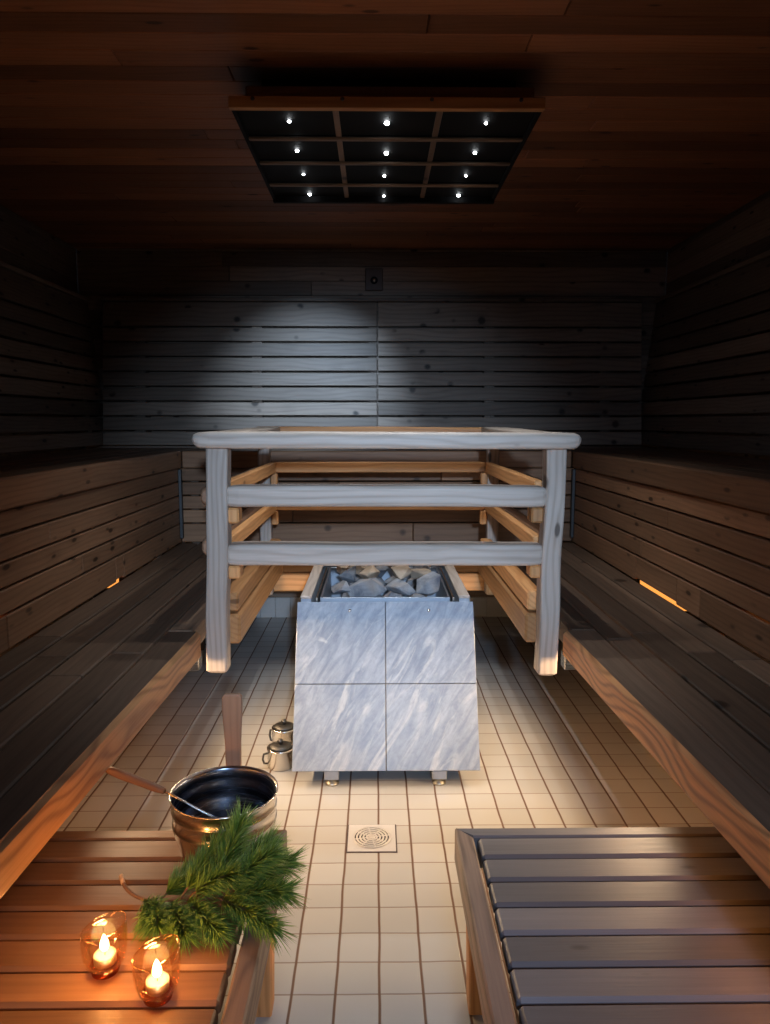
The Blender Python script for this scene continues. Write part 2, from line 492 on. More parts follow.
# ------------------------------------------------------------------ benches
ZU, ZL = 1.10, .61
SX = {-1: -1.05, 1: 1.065}                      # skirt plane
YS = 3.93
FRONT = {-1: -.545, 1: .583}
def planks(m, axis, a0, a1, b0, b1, z0, z1, n, gap=.008, cuts=()):
    w = (b1 - b0 - gap * (n - 1)) / n
    for i in range(n):
        u = b0 + i * (w + gap)
        pts = [a0] + [c + RND.uniform(-.2, .2) for c in cuts] + [a1]
        for p, q in zip(pts[:-1], pts[1:]):
            if axis == 0: m.box((p + .001, u, z0), (q - .001, u + w, z1), 0, .004)
            else: m.box((u, p + .001, z0), (u + w, q - .001, z1), 1, .004)
    return m
SK = [(.6125, .710), (.718, .785), (.793, .860), (.868, .935), (.943, 1.008)]
for sg, side in ((-1, 'left'), (1, 'right')):
    sx = SX[sg]; wall = XL if sg < 0 else XR
    # upper bench
    t = thing('upper_bench', (sx + sg * .35, 1.8, ZU), f'high dark wooden bench along the {side} wall with slatted front', 'bench')
    x0, x1 = sorted((sx - sg * .012 + sg * .03, wall - sg * .15))
    planks(MB(), 1, YF + .05, YB - .16, x0, x1, ZU - .03, ZU, 6, cuts=(1.9,)).build('seat', 'seat', t)
    f0, f1 = sorted((sx - sg * .015, sx + sg * .016))
    MB().box((f0, YF + .05, 1.012), (f1, YS, ZU + .002), 1, .006).build('front_board', 'skirt', t)
    m = MB()
    for k, (z0, z1) in enumerate(SK):
        cut = (2.2, 2.75, 1.5, 2.5, 1.8)[k] + sg * .15
        s0, s1 = sorted((sx, sx + sg * .022))
        if k == 0:                              # notch shaped into the bottom slat so the strip's glow shows
            n0, n1 = (2.93, 3.02) if sg < 0 else (2.54, 2.96)
            for q0, q1, zz in ((YF + .05, cut - .002, z0), (cut + .002, n0, z0), (n0 + .0005, n1, .6215), (n1 + .0005, YS, z0)):
                m.box((s0, q0, zz), (s1, q1, z1), 1, .003, tone=(.35 if q0 < cut else .6))
            continue
        m.box((s0, YF + .05, z0), (s1, cut - .002, z1), 1, .003); m.box((s0, cut + .002, z0), (s1, YS, z1), 1, .003)
    m.build('front_slats', 'skirt', t)
    for yy in (-.6, .9, 2.3, 3.6):
        p0, p1 = sorted((sx + sg * .0235, sx + sg * .068))
        MB().box((p0, yy, 0), (p1, yy + .045, ZU - .032), 2).build('post', 'seat', t)
    p0, p1 = sorted((sx - sg * .018, sx - sg * .001))
    MB().box((p0, YS - .03, .635), (p1, YS - .008, 1.005), 2, .002).build('corner_angle', 'darkmetal', t)['label'] = 'slim grey steel corner strip'
    # lower bench
    fx = FRONT[sg]
    t = thing('lower_bench', (fx + sg * .25, 1.8, ZL), f'low wooden bench on the {side} with thick orange-brown front beam', 'bench')
    p0, p1 = sorted((fx + sg * .1128, sx - sg * .002))
    planks(MB(), 1, YF + .05, YS - .03, p0, p1, ZL - .035, ZL, 4, .009, cuts=(2.0,)).build('seat', 'seat', t)
    inner = fx + sg * .112
    def sh(p, fx=fx, sg=sg, inner=inner):
        q = V(p)
        fl = .028 * (2.25 - p.y)
        k = (p.x - inner) / (fx - inner)          # 1 on the front face, flares outward towards the door
        q.x = p.x + sg * fl * max(0, min(1, k))
        return q
    b0, b1 = sorted((fx, inner))
    m = MB()
    n = 1
    m.box((b0, YF + .05, .522), (b1, 2.235, ZL + .002), 1, .012, shear=sh)
    o = m.build('front_beam', 'beam', t)
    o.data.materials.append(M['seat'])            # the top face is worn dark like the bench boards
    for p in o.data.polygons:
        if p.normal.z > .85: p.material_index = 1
    b0, b1 = sorted((fx + sg * .03, inner))
    MB().box((b0, 2.245, .53), (b1, 3.470, ZL - .002), 1, .006).build('rear_beam', 'seat', t)
    for yy in (2.27, 3.3):
        c0, c1 = sorted((fx + sg * .02, sx + sg * .0))
        MB().box((c0, yy, .466), (c1, yy + .05, .5205), 0, .003).build('cross_bracket', 'dimsteel', t)['label'] = 'grey steel cross bracket under the bench'
# back benches
t = thing('upper_bench', (.0, 4.2, ZU), 'high wooden bench across the back wall behind the stove guard', 'bench')
planks(MB(), 0, SX[-1] + .03, SX[1] - .03, YS + .02, YB - .16, ZU - .03, ZU, 5, cuts=(0.,)).build('seat', 'seat', t)
MB().box((SX[-1] + .02, YS - .015, 1.012), (SX[1] - .02, YS + .016, ZU + .002), 0, .006).build('front_board', 'skirt', t)
m = MB()
for k, (z0, z1) in enumerate(SK):
    cut = (.2, -.45, .5, -.2, .35)[k]
    m.box((SX[-1] + .002, YS + .002, z0), (cut - .002, YS + .024, z1), 0, .003); m.box((cut + .002, YS + .002, z0), (SX[1] - .002, YS + .024, z1), 0, .003)
m.build('front_slats', 'skirt', t)
for xx in (-1.0, .95): MB().box((xx, YS + .026, 0), (xx + .045, YS + .07, ZU - .032), 2).build('post', 'seat', t)
t = thing('lower_bench', (.02, 3.65, ZL), 'low wooden bench at the back behind the stove with orange front beam', 'bench')
planks(MB(), 0, FRONT[-1] - .108, FRONT[1] + .108, 3.57, YS - .004, ZL - .035, ZL, 4, .009).build('seat', 'seat', t)
MB().box((FRONT[-1] - .108, 3.475, .537), (FRONT[1] + .108, 3.56, ZL), 0, .006).build('front_beam', 'fresh', t)
MB().box((FRONT[-1] - .05, 3.485, .442), (FRONT[1] + .05, 3.535, .53), 0, .006).build('support_beam', 'fresh', t)

# ------------------------------------------------------------------ stove guard rail
G = 2.25; GB = 3.40
gt = thing('stove_guard_rail', (.02, 2.85, .46), 'square wooden guard rail of weathered timber built around the stove', 'railing')
def lin(a, b, n): return [V(a).lerp(V(b), i / (n - 1)) for i in range(n)]
# top frame
def taper(n, r, tail=.02): return [r * (.62 if i in (0, n - 1) else .9 if i in (1, n - 2) else 1) for i in range(n)]
pts = [V((-.556, 2.285, 1.199)), V((-.549, 2.285, 1.2015)), V((-.535, 2.285, 1.2025))] + lin((-.50, 2.285, 1.2035), (.57, 2.285, 1.1985), 16) + [V((.603, 2.285, 1.198)), V((.617, 2.285, 1.197)), V((.624, 2.285, 1.195))]
n = len(pts)
rz = [.012, .019, .0235] + [.0255] * (n - 6) + [.0245, .020, .013]; ry = [.045, .053, .058] + [.062] * (n - 6) + [.058, .053, .045]
MB().loft(pts, ry, rz, n=24, cr=.016, jit=.003, seed=3, tone=.5).build('top_plank', 'grey', gt)
for x, s in ((-.495, 5), (.535, 7)):
    MB().loft(lin((x, 2.35, 1.2), (x * .985 + .003, 3.36, 1.208), 10), .05, .025, n=24, cr=.008, jit=.003, seed=s).build('top_plank', 'grey', gt)
MB().loft(lin((-.54, 3.42, 1.210), (.575, 3.42, 1.207), 12), .055, .025, n=24, cr=.008, jit=.003, seed=9).build('top_plank', 'fresh', gt)
# posts
def post(xa, xb, y, z0, z1, w, d, seed, mat='grey', nm='post'):
    n = 22; P = []; A = []; B = []
    for i in range(n):
        u = i / (n - 1); u = 0 if i == 0 else .012 if i == 1 else u
        P.append((xb + (xa - xb) * u, y, z0 + (z1 - z0) * u)); k = .72 if i == 0 else 1
        A.append(w * k); B.append(d * k)
    return MB().loft(P, A, B, n=24, cr=.008, jit=.007, seed=seed, up=(0, 1, 0), tone=.45 + .1 * math.sin(seed)).build(nm, mat, gt)
post(-.487, -.507, G + .037, .466, 1.178, .0335, .034, 11)
post(.556, .546, G + .037, .452, 1.176, .031, .034, 17)
post(-.516, -.516, GB + .03, .44, 1.186, .027, .03, 23)
post(.546, .546, GB + .03, .44, 1.184, .027, .03, 29)
# front rails (natural edge, rounded ends)
def rail(a, b, ry, rz, seed, mat, nm='rail', jit=.004, cr=.013, n=24):
    N = 14; a = V(a); b = V(b); P = [a.lerp(b, u) for u in (0, .006, .02)] + [a.lerp(b, .05 + .9 * i / (N - 1)) for i in range(N)] + [a.lerp(b, u) for u in (.98, .994, 1)]
    k = [.55, .8, .95] + [1] * N + [.95, .8, .55]
    return MB().loft(P, [ry * q for q in k], [rz * q for q in k], n=n, cr=cr, jit=jit, seed=seed, tone=.5 + .1 * math.sin(seed * 3.)).build(nm, mat, gt)
rail((-.473, G + .045, 1.028), (.537, G + .045, 1.027), .040, .033, 31, 'grey', 'front_rail')
rail((-.476, G + .045, .845), (.533, G + .045, .843), .040, .034, 37, 'grey', 'front_rail')
for z0, z1 in ((.943, .992), (.767, .808)):
    for x in (-.447, .505):
        MB().box((x - .02, G + .02, z0), (x + .02, G + .085, z1), 2, .006).build('rail_block', 'fresh', gt)
# back rails and blocks
for z in (1.048, .872):
    rail((-.487, GB + .01, z), (.517, GB + .01, z), .016, .0245, int(z * 50), 'fresh', 'back_rail', .001, .005)
    for x in (-.472, .502):
        MB().box((x - .016, GB - .006, z - .092), (x + .016, GB + .028, z - .027), 2, .005).build('rail_block', 'fresh', gt)
# side rails, two a side, and the outer rounded rails towards the benches
for s, xi, xo in ((-1, -.476, -.558), (1, .520, .600)):
    for z in (1.046, .868):
        m = MB().box((xi - .014, G + .085, z - .025), (xi + .014, GB - .008, z + .025), 1, .004)
        m.build('side_rail', 'fresh', gt)
    for z in (1.018, .853):
        rail((xo - s * .014, G + .10, z), (xo - s * .010, GB + .05, z), .024, .032, int(z * 30) + s, 'handle', 'outer_rail', .003, .02)
    xa = xi - s * .004
    MB().box((xa - .026, G + .075, .648), (xa + .026, GB + .02, .712), 1, .006).build('side_board', 'fresh', gt)
    MB().box((xa - s * .008 - .026, G + .06, .545), (xa - s * .008 + .026, GB + .02, .642), 1, .008).build('side_board', 'fresh', gt)

# ------------------------------------------------------------------ stove
st = thing('sauna_stove', (.034, 2.85, 0), 'low sauna stove clad in grey soapstone tiles standing on the tiled floor', 'stove')
PX0, PX1 = -.293, .361
yb, zb, yt, zt = 2.42, .055, 2.675, .592
ang = math.atan2(yt - yb, zt - zb); Lp = math.hypot(yt - yb, zt - zb)
PT = 'front_tile'
pc = V(((PX0 + PX1) / 2, yb, zb)); R = Matrix.Rotation(-ang, 4, 'X')
fp = MB()
g = .0011; mid = (PX0 + PX1) / 2 + .0
for i, (x0, x1) in enumerate(((PX0, mid - g), (mid + g, PX1))):
    for j, (a0, a1) in enumerate(((0, Lp * .497 - g), (Lp * .497 + g, Lp))):
        fp.box((x0, yb, zb + a0), (x1, yb + .03, zb + a1), 2, .0015, rot=R.to_3x3(), org=pc)
front = fp.build('front_panel', 'stone', st)
for x in (-.098, .195):
    d = R.to_3x3() @ V((0, -.0005, Lp * .945)) + V((x, yb, zb))
    MB().lathe([(0, .0), (.006, .0), (.006, .002), (.004, .0035), (0, .004)], n=14).build('screw', 'steel', front, at=d, rot=(math.pi / 2 - ang, 0, 0))
def side_panel(x0, x1):
    m = MB(); yo = .034
    prof = [(yb + yo, zb), (yt + yo * .5, zt + .008), (3.33, zt + .008), (3.33, zb)]
    vs = [(x, p[0], p[1]) for x in (x0, x1) for p in prof]
    m.add(vs, [(0, 1, 2, 3), (7, 6, 5, 4), (0, 4, 5, 1), (1, 5, 6, 2), (2, 6, 7, 3), (3, 7, 4, 0)])
    o = m.build('side_panel', 'stone', st); fixn(o); return o
side_panel(PX0 + .012, PX0 + .05); side_panel(PX1 - .05, PX1 - .012)
for x0, x1 in ((PX0 + .010, PX0 + .052), (PX1 - .052, PX1 - .010)):
    MB().box((x0, yt + .012, zt + .0085), (x1, 3.33, zt + .020), 1, .003).build('rim_strip', 'brassy' if 'brassy' in M else 'grey', st)
m = MB(); m.box((PX0 + .012, 3.335, zb), (PX1 - .012, 3.35, zt + .008), 0, .002); m.build('back_panel', 'steelframe', st)
# inner steel stone basket
m = MB()
bx0, bx1, by0, by1, bz0, bz1 = PX0 + .085, PX1 - .085, yt + .045, 3.30, .30, .598
m.box((bx0, by0, bz0), (bx1, by1, bz0 + .008), 0, .001)
for x in (bx0, bx1): m.box((x - .004, by0, bz0), (x + .004, by1, bz1), 1, .001)
for y in (by0, by1): m.box((bx0, y - .004, bz0), (bx1, y + .004, bz1), 0, .001)
m.build('stone_basket', 'steelframe', st)
for x in (PX0 + .068, PX1 - .068):
    MB().box((x - .004, yt + .05, zt - .05), (x + .004, 3.31, zt + .004), 1, .001).build('rim_bar', 'steel', st)
for x in (-.156, .2195):
    for y in (2.443, 3.2):
        lg = MB().box((x - .026, y - .022, .021), (x + .026, y + .022, .0545), 2, .003).build('leg', 'steelframe', st)
        MB().lathe([(0, .0), (.024, .0), (.025, .004), (.023, .009), (.011, .012), (.010, .0205), (0, .0205)], (x, y, 0), 20).build('foot', 'brass', lg)

# stones
def rock(loc, size, seed, mat, label, rot=0., group=None):
    r = random.Random(seed); bm = bmesh.new()
    for i in range(11):
        d = V((r.gauss(0, 1), r.gauss(0, 1), r.gauss(0, 1))).normalized() * r.uniform(.9, 1.12)
        bm.verts.new((d.x * size[0], d.y * size[1], d.z * size[2]))
    res = bmesh.ops.convex_hull(bm, input=bm.verts)
    bmesh.ops.delete(bm, geom=[v for v in bm.verts if not v.link_faces], context='VERTS')
    bmesh.ops.bevel(bm, geom=list(bm.edges), offset=min(size) * .08, segments=2, affect='EDGES', profile=.6)
    bmesh.ops.triangulate(bm, faces=bm.faces)
    bmesh.ops.subdivide_edges(bm, edges=[e for e in bm.edges if e.calc_length() > min(size) * .5], cuts=1, use_grid_fill=True)
    for v in bm.verts:
        v.co *= 1 + .09 * mnoise.noise(v.co * 28 + V((seed, 0, 0)))
    bmesh.ops.recalc_face_normals(bm, faces=bm.faces)
    me = bpy.data.meshes.new('sauna_stone'); bm.to_mesh(me); bm.free()
    me.materials.append(M[mat])
    for p in me.polygons: p.use_smooth = False
    o = bpy.data.objects.new('sauna_stone', me); C.objects.link(o)
    o.location = loc; o.rotation_euler = (r.uniform(-.3, .3), r.uniform(-.3, .3), rot)
    return tag(o, label, 'stone', group or 'stones heaped on the stove')
rocks = [
    ((-.035, 2.80, .613), (.085, .05, .040), 'rock_grey', 'long flat blue-grey stone at the front left of the stove heap', .05),
    ((.105, 2.81, .618), (.075, .045, .034), 'rock_grey', 'flat tilted grey stone at the front middle of the stove heap', -.35),
    ((.203, 2.835, .622), (.060, .058, .052), 'rock_grey', 'big rounded grey stone with a rusty patch at front right of the heap', .3),
    ((-.146, 2.83, .608), (.040, .06, .040), 'rock_grey', 'dark grey stone against the left edge at the front of the heap', .8),
    ((-.015, 2.93, .640), (.062, .055, .042), 'rock_tan', 'pale tan stone lying behind the long flat grey one', .5),
    ((.095, 2.96, .640), (.055, .05, .040), 'rock_tan', 'brownish tan stone in the middle of the heap', 1.1),
    ((-.120, 2.97, .636), (.060, .055, .040), 'rock_grey', 'grey stone on the left side in the second row of the heap', .2),
    ((.193, 2.99, .640), (.060, .055, .044), 'rock_tan', 'light brown stone on the right side in the second row of the heap', -.4),
]
k = 0
rocks = [(l_, tuple(q * 1.02 for q in z_), *r_) for l_, z_, *r_ in rocks]
for loc, sz, mt, lb, ro in rocks:
    rock(loc, sz, 40 + k, mt, lb, ro, 'stones at the front of the stove heap'); k += 1
rr = random.Random(5)
for j in range(3):
    for i in range(5):
        x = -.138 + i * .083 + rr.uniform(-.012, .012); yv = 3.085 + j * .072 + rr.uniform(-.012, .012)
        rock((x, yv, .628 + rr.uniform(-.012, .02)), (rr.uniform(.039, .046), rr.uniform(.035, .041), rr.uniform(.032, .040)), 90 + k,
             'rock_tan' if rr.random() < .55 else 'rock_grey', 'rough stone in the rear of the heap half hidden by the lower rail', rr.uniform(0, 3), 'stones at the rear of the stove heap'); k += 1
for j in range(5):                              # the layer below that carries the heap
    for i in range(4):
        x = -.108 + i * .093 + rr.uniform(-.01, .01); yv = 2.812 + j * .104 + rr.uniform(-.01, .01)
        rock((x, yv, .535 + rr.uniform(-.01, .01)), (.046, .048, .042), 140 + k, 'rock_grey', 'dark stone wedged low in the heap between the top stones', rr.uniform(0, 3), 'stones low in the stove heap'); k += 1

# ------------------------------------------------------------------ two canisters beside the stove
def canister(loc, r, h, label, ang):
    t = thing('metal_canister', loc, label, 'canister', 'canisters beside the stove')
    x, y, z = loc
    MB().lathe([(0, 0), (r * .96, 0), (r, .004), (r, h * .9), (r * 1.04, h * .92), (r * 1.04, h), (r * .9, h), (r * .9, h * .97), (0, h * .97)], loc, 28).build('body', 'steel', t)
    MB().lathe([(0, h), (r * .88, h), (r * .84, h + .007), (r * .5, h + .012), (0, h + .013)], loc, 28).build('lid', 'darkmetal', t)
    MB().lathe([(0, h + .0132), (.008, h + .0132), (.011, h + .024), (.008, h + .03), (0, h + .031)], loc, 14).build('lid_knob', 'darkmetal', t)
    c, s = math.cos(ang), math.sin(ang)
    MB().tube([(x + c * q * r, y + s * q * r, z + h * u) for q, u in ((1.02, .78), (1.3, .76), (1.38, .5), (1.28, .28), (1.02, .25))], .004, 8).build('handle', 'darkmetal', t)
canister((-.352, 2.575, 0), .048, .073, 'lidded steel canister at the stove corner, the nearer of the two', math.radians(200))
canister((-.357, 2.725, 0), .046, .085, 'lidded steel canister on the floor behind the nearer canister', math.radians(160))

# ------------------------------------------------------------------ floor drain
cx, cy, hw = -.0145, 2.097, .072
t = thing('floor_drain', (cx, cy, 0), 'square metal floor drain with round slotted grate in the tiles', 'drain')
m = MB(); m.box((cx - hw - .004, cy - hw - .004, .0002), (cx + hw + .004, cy + hw + .004, .0009), 0, .0002); m.build('rust_outline', 'sensorplate', t)  # dark brown plate, its edge draws the rust outline round the frame
m = MB(); m.box((cx - hw, cy - hw, .001), (cx + hw, cy + hw, .003), 0, .001); m.build('frame', 'drain', t)
m = MB(); m.lathe([(0, .0031), (.056, .0031), (.056, .0037), (0, .0037)], (cx, cy, 0), 40); m.build('slot_ring', 'drainslot', t)
gr = MB()
for r in (.006, .016, .026, .036, .046, .0555):
    w = .0034 if r > .01 else .006
    gr.lathe([(max(r - w, 0.0001), .0038), (r + w * .7, .0038), (r + w * .7, .0056), (max(r - w, .0001), .0056)], (cx, cy, 0), 48, closed=True)
for a in range(8):
    th = a * math.pi / 4 + .2
    gr.box((cx - .002, cy + .006, .0038), (cx + .002, cy + .056, .0055), 1, .0004, rot=Matrix.Rotation(th, 3, 'Z'), org=(cx, cy, .004))
gr.build('grate', 'drain', t)

# ------------------------------------------------------------------ low platforms
ZP = .28
def platform(sg, xi, label, deck='deck'):
    yf, yn, xo = 1.675, .12, sg * 1.0
    t = thing('platform', ((xi + xo) / 2, .9, 0), label, 'platform')
    w = .04; ap = .085
    a, b = sorted((xi, xi + sg * w))
    # mitred frame
    def miter(p):
        q = V(p)
        if p.y > yf - .1: q.y = yf - .002 if abs(p.x - xi) < w * .5 else yf - w - .001
        return q
    MB().box((a, yn, ZP - ap), (b, yf, ZP), 1, .004, shear=miter).build('side_rail', 'deckframe', t)
    a2, b2 = sorted((xo, xo - sg * w))
    MB().box((a2, yn, ZP - ap), (b2, yf, ZP), 1, .004).build('side_rail', 'deckframe', t)
    def miter2(p):
        q = V(p)
        if abs(p.x - xi) < .1 and abs(p.x - xi) < w: q.x = xi + sg * .002 if p.y > yf - w * .5 else xi + sg * (w + .001)
        return q
    a3, b3 = sorted((xi, xo - sg * (w + .001)))
    MB().box((a3, yf - w + .002, ZP - ap), (b3, yf, ZP - .0), 0, .004, shear=miter2).build('end_rail', deck, t)
    a4, b4 = sorted((xi + sg * (w + .001), xo - sg * (w + .001)))
    MB().box((a4, yn, ZP - ap), (b4, yn + w, ZP), 0, .004).build('end_rail', deck, t)
    m = MB(); y1 = yf - w - .001
    s0, s1 = sorted((xi + sg * (w + .010), xo - sg * (w + .006)))
    while y1 > yn + .12:
        m.box((s0, y1 - .0765, ZP - .030), (s1, y1, ZP - .0006), 0, .008); y1 -= .0835
    m.build('slats', deck, t)
    for xx in (xi + sg * .13, xi + sg * .60):
        c, d = sorted((xx, xx + sg * .04))
        MB().box((c, yn + w + .002, ZP - .08), (d, yf - w - .004, ZP - .031), 1, .003).build('joist', 'deckframe', t)
    for xx in (xi + sg * .002, xo - sg * .047):
        for yy in (1.42, .25):
            c, d = sorted((xx + sg * .001, xx + sg * .045))
            def tp(p, xx=xx):
                q = V(p)
                if p.z < .1: q.x = xx + (p.x - xx) * .82 + (sg * .004 if xx == xi + sg * .002 else 0)
                return q
            MB().box((c, yy, 0), (d, yy + .05, ZP - ap - .001), 2, .004, shear=tp).build('leg', 'fresh', t)
    return t
platform(-1, -.217, 'low slatted platform on the left carrying the bucket and candles', 'deckcandle')
platform(1, .19, 'bare low slatted platform on the right with grey wooden slats')
ZD = ZP - .0004

# ------------------------------------------------------------------ bucket and ladle
bx, by = -.350, 1.605
ZB = ZD + .001
bt = thing('bucket', (bx, by, ZB), 'round steel water bucket with upright wooden handle on the left platform', 'bucket')
H = .136
pr = [(0, 0), (.092, 0), (.099, .003), (.1035, .012), (.1085, .028), (.1140, .048), (.1165, .060), (.1170, .066), (.1187, .068), (.1187, .0715), (.1172, .0735), (.1178, .098), (.1195, .100), (.1195, .1035), (.1180, .1055), (.1185, .120), (.120, H - .006), (.1225, H - .003), (.1225, H), (.1195, H), (.1180, H - .006)]
MB().lathe(pr + [(.1172, H - .006), (.1150, .114), (.1168, .108), (.1133, .098), (.1118, .078), (.1138, .071), (.110, .06), (.0995, .02), (.095, .006), (0, .004)], (bx, by, ZB), 72).build('body', 'steel', bt)
MB().lathe([(0, .0055), (.093, .0075), (.0975, .02), (.1082, .06), (.112, .071), (.110, .078), (.1115, .098), (.115, .108), (.1132, .114), (.1155, H - .006), (.1165, H - .004)], (bx, by, ZB), 72, cap=False).build('reflection_shell', 'dimsteel', bt)['label'] = 'inside of bucket with the dark room reflection put into its colour'  # inner shell coloured dark to carry the reflection of the dim room
hx, hy = bx - .004, by + .131
# upright handle: flat shaped grip
def flat(outline, y0, y1):
    m = MB(); n = len(outline)
    vs = [(x, y0, z) for x, z in outline] + [(x, y1, z) for x, z in outline]
    m.add(vs, [tuple(range(n)), tuple(range(2 * n - 1, n - 1, -1))] + [(i, n + i, n + (i + 1) % n, (i + 1) % n) for i in range(n)],
          [V((v[2], v[0], v[1])) for v in vs], .5)
    return m
z0, z1 = ZD + .085, .597
ol = []
L = [(-.019, z0), (-.019, z0 + .07), (-.0195, .47), (-.022, .52), (-.0245, .555), (-.0245, .58)]
for q, zz in L: ol.append((hx + q, zz))
for a in range(5):
    th = math.pi - a * math.pi / 8; ol.append((hx - .0145 + .010 * math.cos(th), .586 + .011 * math.sin(th)))
for a in range(5):
    th = math.pi / 2 - a * math.pi / 8; ol.append((hx + .0145 + .010 * math.cos(th), .586 + .011 * math.sin(th)))
for q, zz in L[::-1]: ol.append((hx - q, zz))
o = flat(ol, hy - .007, hy + .009).build('handle', 'handle', bt); fixn(o)
bv = o.modifiers.new('b', 'BEVEL'); bv.width = .003; bv.segments = 2; bv.limit_method = 'ANGLE'
MB().box((hx - .022, by + .1195, ZD + .088), (hx + .022, hy - .0072, ZD + .136), 0, .001).build('handle_mount', 'steel', bt)
for zz in (ZD + .098, ZD + .122):
    MB().lathe([(0, -.012), (.004, -.012), (.004, .012), (0, .012)], n=10).build('rivet', 'darkmetal', bt, at=(hx, hy + .001, zz), rot=(math.pi / 2, 0, 0))
# ladle
A = V((-.625, 1.615, .466)); B = V((-.478, 1.575, .4305)); D = V((-.330, 1.562, .352))
lt = thing('ladle', B, 'steel ladle with light wooden handle leaning over the left rim of bucket', 'ladle')
nP = 9; hp = [A.lerp(B, i / (nP - 1)) for i in range(nP)]
MB().loft(hp, [.006, .0095, .0105, .0105, .010, .0095, .0095, .009, .0065], [.006, .0085, .0095, .0095, .009, .0085, .0085, .008, .006], n=12, sq=2.4).build('handle', 'handle', lt)
MB().tube([B, B.lerp(D, .35), B.lerp(D, .7), D], .0032, 8).build('rod', 'steel', lt)
bc = D + V((.03, 0, -.030))
MB().lathe([(0, 0), (.016, .001), (.026, .008), (.031, .018), (.033, .030), (.0315, .030), (.0295, .018), (.0245, .009), (.015, .003), (0, .002)], bc + V((0, 0, -.002)), 28).build('bowl', 'steel', lt)

# ------------------------------------------------------------------ candles in glasses
def lantern(x, y, dz, lab, lab2):
    loc = (x, y, ZD)
    t = thing('candle_glass', loc, lab, 'candle holder', 'candle glasses on the left platform')
    hh = .088
    def zf(px, py, pz):
        k = max(0, pz - .03) / (hh - .03)
        return k * (px * .27)
    outer = [(.0275, .016), (.0335, .022), (.0375, .036), (.0392, .052), (.0398, .070), (.0396, hh)]
    inner = [(.0380, hh), (.0382, .070), (.0376, .052), (.0360, .037), (.032, .025), (.026, .020)]
    MB().lathe(outer + inner, loc, 44, closed=True, zf=zf).build('glass_wall', 'glass', t)
    rim = MB(); P = []
    n = 44; r = .0388
    for k in range(n + 1):
        a = 2 * math.pi * k / n; px, py = r * math.cos(a), r * math.sin(a)
        P.append((x + px, y + py, ZD + hh + zf(px, py, hh)))
    rim.tube(P, .0012, 6).build('rim', 'glass', t)
    MB().lathe([(0, 0), (.018, 0), (.0235, .003), (.0272, .0155), (.0255, .0192), (0, .0178)], loc, 36).build('glass_base', 'amber', t)['label'] = 'thick amber glass base'
    cz = ZD + .0195
    c = thing('tealight_candle', (x, y, cz), lab2, 'candle', 'lit candles in the glasses')
    MB().lathe([(0, 0), (.0185, 0), (.0192, .001), (.0196, .0165), (.0190, .0165), (.0186, .002), (0, .0015)], (x, y, cz), 32).build('cup', 'foil', c)
    MB().lathe([(0, .0017), (.0184, .0022), (.0186, .0145), (.012, .0138), (0, .0136)], (x, y, cz), 32).build('wax', 'wax', c)
    MB().tube([(x, y, cz + .0137), (x + .0005, y, cz + .018), (x + .001, y, cz + .021)], .0008, 6).build('wick', 'wick', c)
    MB().lathe([(0, .0), (.0050, .003), (.0078, .009), (.0072, .016), (.0046, .024), (.0016, .030), (0, .033)], (x, y, cz + .0215), 16).build('flame', 'flame', c)
    l = bpy.data.lights.new('candle_light', 'POINT'); l.energy = CAND; l.color = (1., .43, .12); l.shadow_soft_size = .009
    o = bpy.data.objects.new('candle_light', l); C.objects.link(o); o.location = (x, y, cz + .066)
CAND = 1.15
lantern(-.486, 1.213, 0, 'slant-rimmed glass candle holder on the left platform, further from the aisle', 'lit tealight in the glass further from the aisle')
lantern(-.374, 1.150, 0, 'slant-rimmed glass candle holder nearer the aisle, in front of pine branch', 'lit tealight in the glass nearer the aisle')

# ------------------------------------------------------------------ pine branch
pt = thing('pine_branch', (-.36, 1.40, ZD), 'green pine branch with long needles lying in front of the bucket', 'branch')
pr_ = random.Random(21)
def bez(p, n=14):
    p = [V(q) for q in p]; out = []
    for i in range(n):
        u = i / (n - 1)
        if len(p) == 3: out.append(p[0] * (1 - u) ** 2 + p[1] * 2 * u * (1 - u) + p[2] * u * u)
        else: out.append(p[0] * (1 - u) ** 3 + p[1] * 3 * u * (1 - u) ** 2 + p[2] * 3 * u * u * (1 - u) + p[3] * u ** 3)
    return out
stem = bez([(-.535, 1.440, .315), (-.50, 1.375, .282), (-.42, 1.39, .292), (-.31, 1.375, .312)], 18)
tw = MB().tube(stem, [.0042 - .0001 * i for i in range(18)], 9).build('stem', 'twig', pt)
MB().tube([stem[0] + V((-.0004, .001, .0004)), stem[0] + V((.010, -.0155, -.0072))], .0047, 9).build('cut_end', 'cleancut', tw)
shoots = [
    (stem[17], (-.25, 1.40, .35), (-.185, 1.42, .355)), (stem[17], (-.25, 1.36, .33), (-.185, 1.355, .335)),
    (stem[16], (-.27, 1.34, .32), (-.20, 1.285, .312)), (stem[15], (-.31, 1.42, .36), (-.285, 1.455, .425)),
    (stem[14], (-.30, 1.44, .34), (-.235, 1.475, .365)), (stem[12], (-.35, 1.345, .31), (-.30, 1.285, .30)),
    (stem[12], (-.37, 1.42, .335), (-.335, 1.455, .375)), (stem[10], (-.39, 1.345, .30), (-.365, 1.29, .295)),
    (stem[8], (-.43, 1.36, .30), (-.425, 1.315, .297)), (stem[9], (-.41, 1.42, .31), (-.375, 1.445, .33)),
    (stem[17], (-.26, 1.38, .37), (-.215, 1.385, .395)), (stem[13], (-.34, 1.38, .345), (-.285, 1.37, .365)),
    (stem[6], (-.45, 1.375, .295), (-.445, 1.335, .296)),
]
tm = MB(); nm = MB()
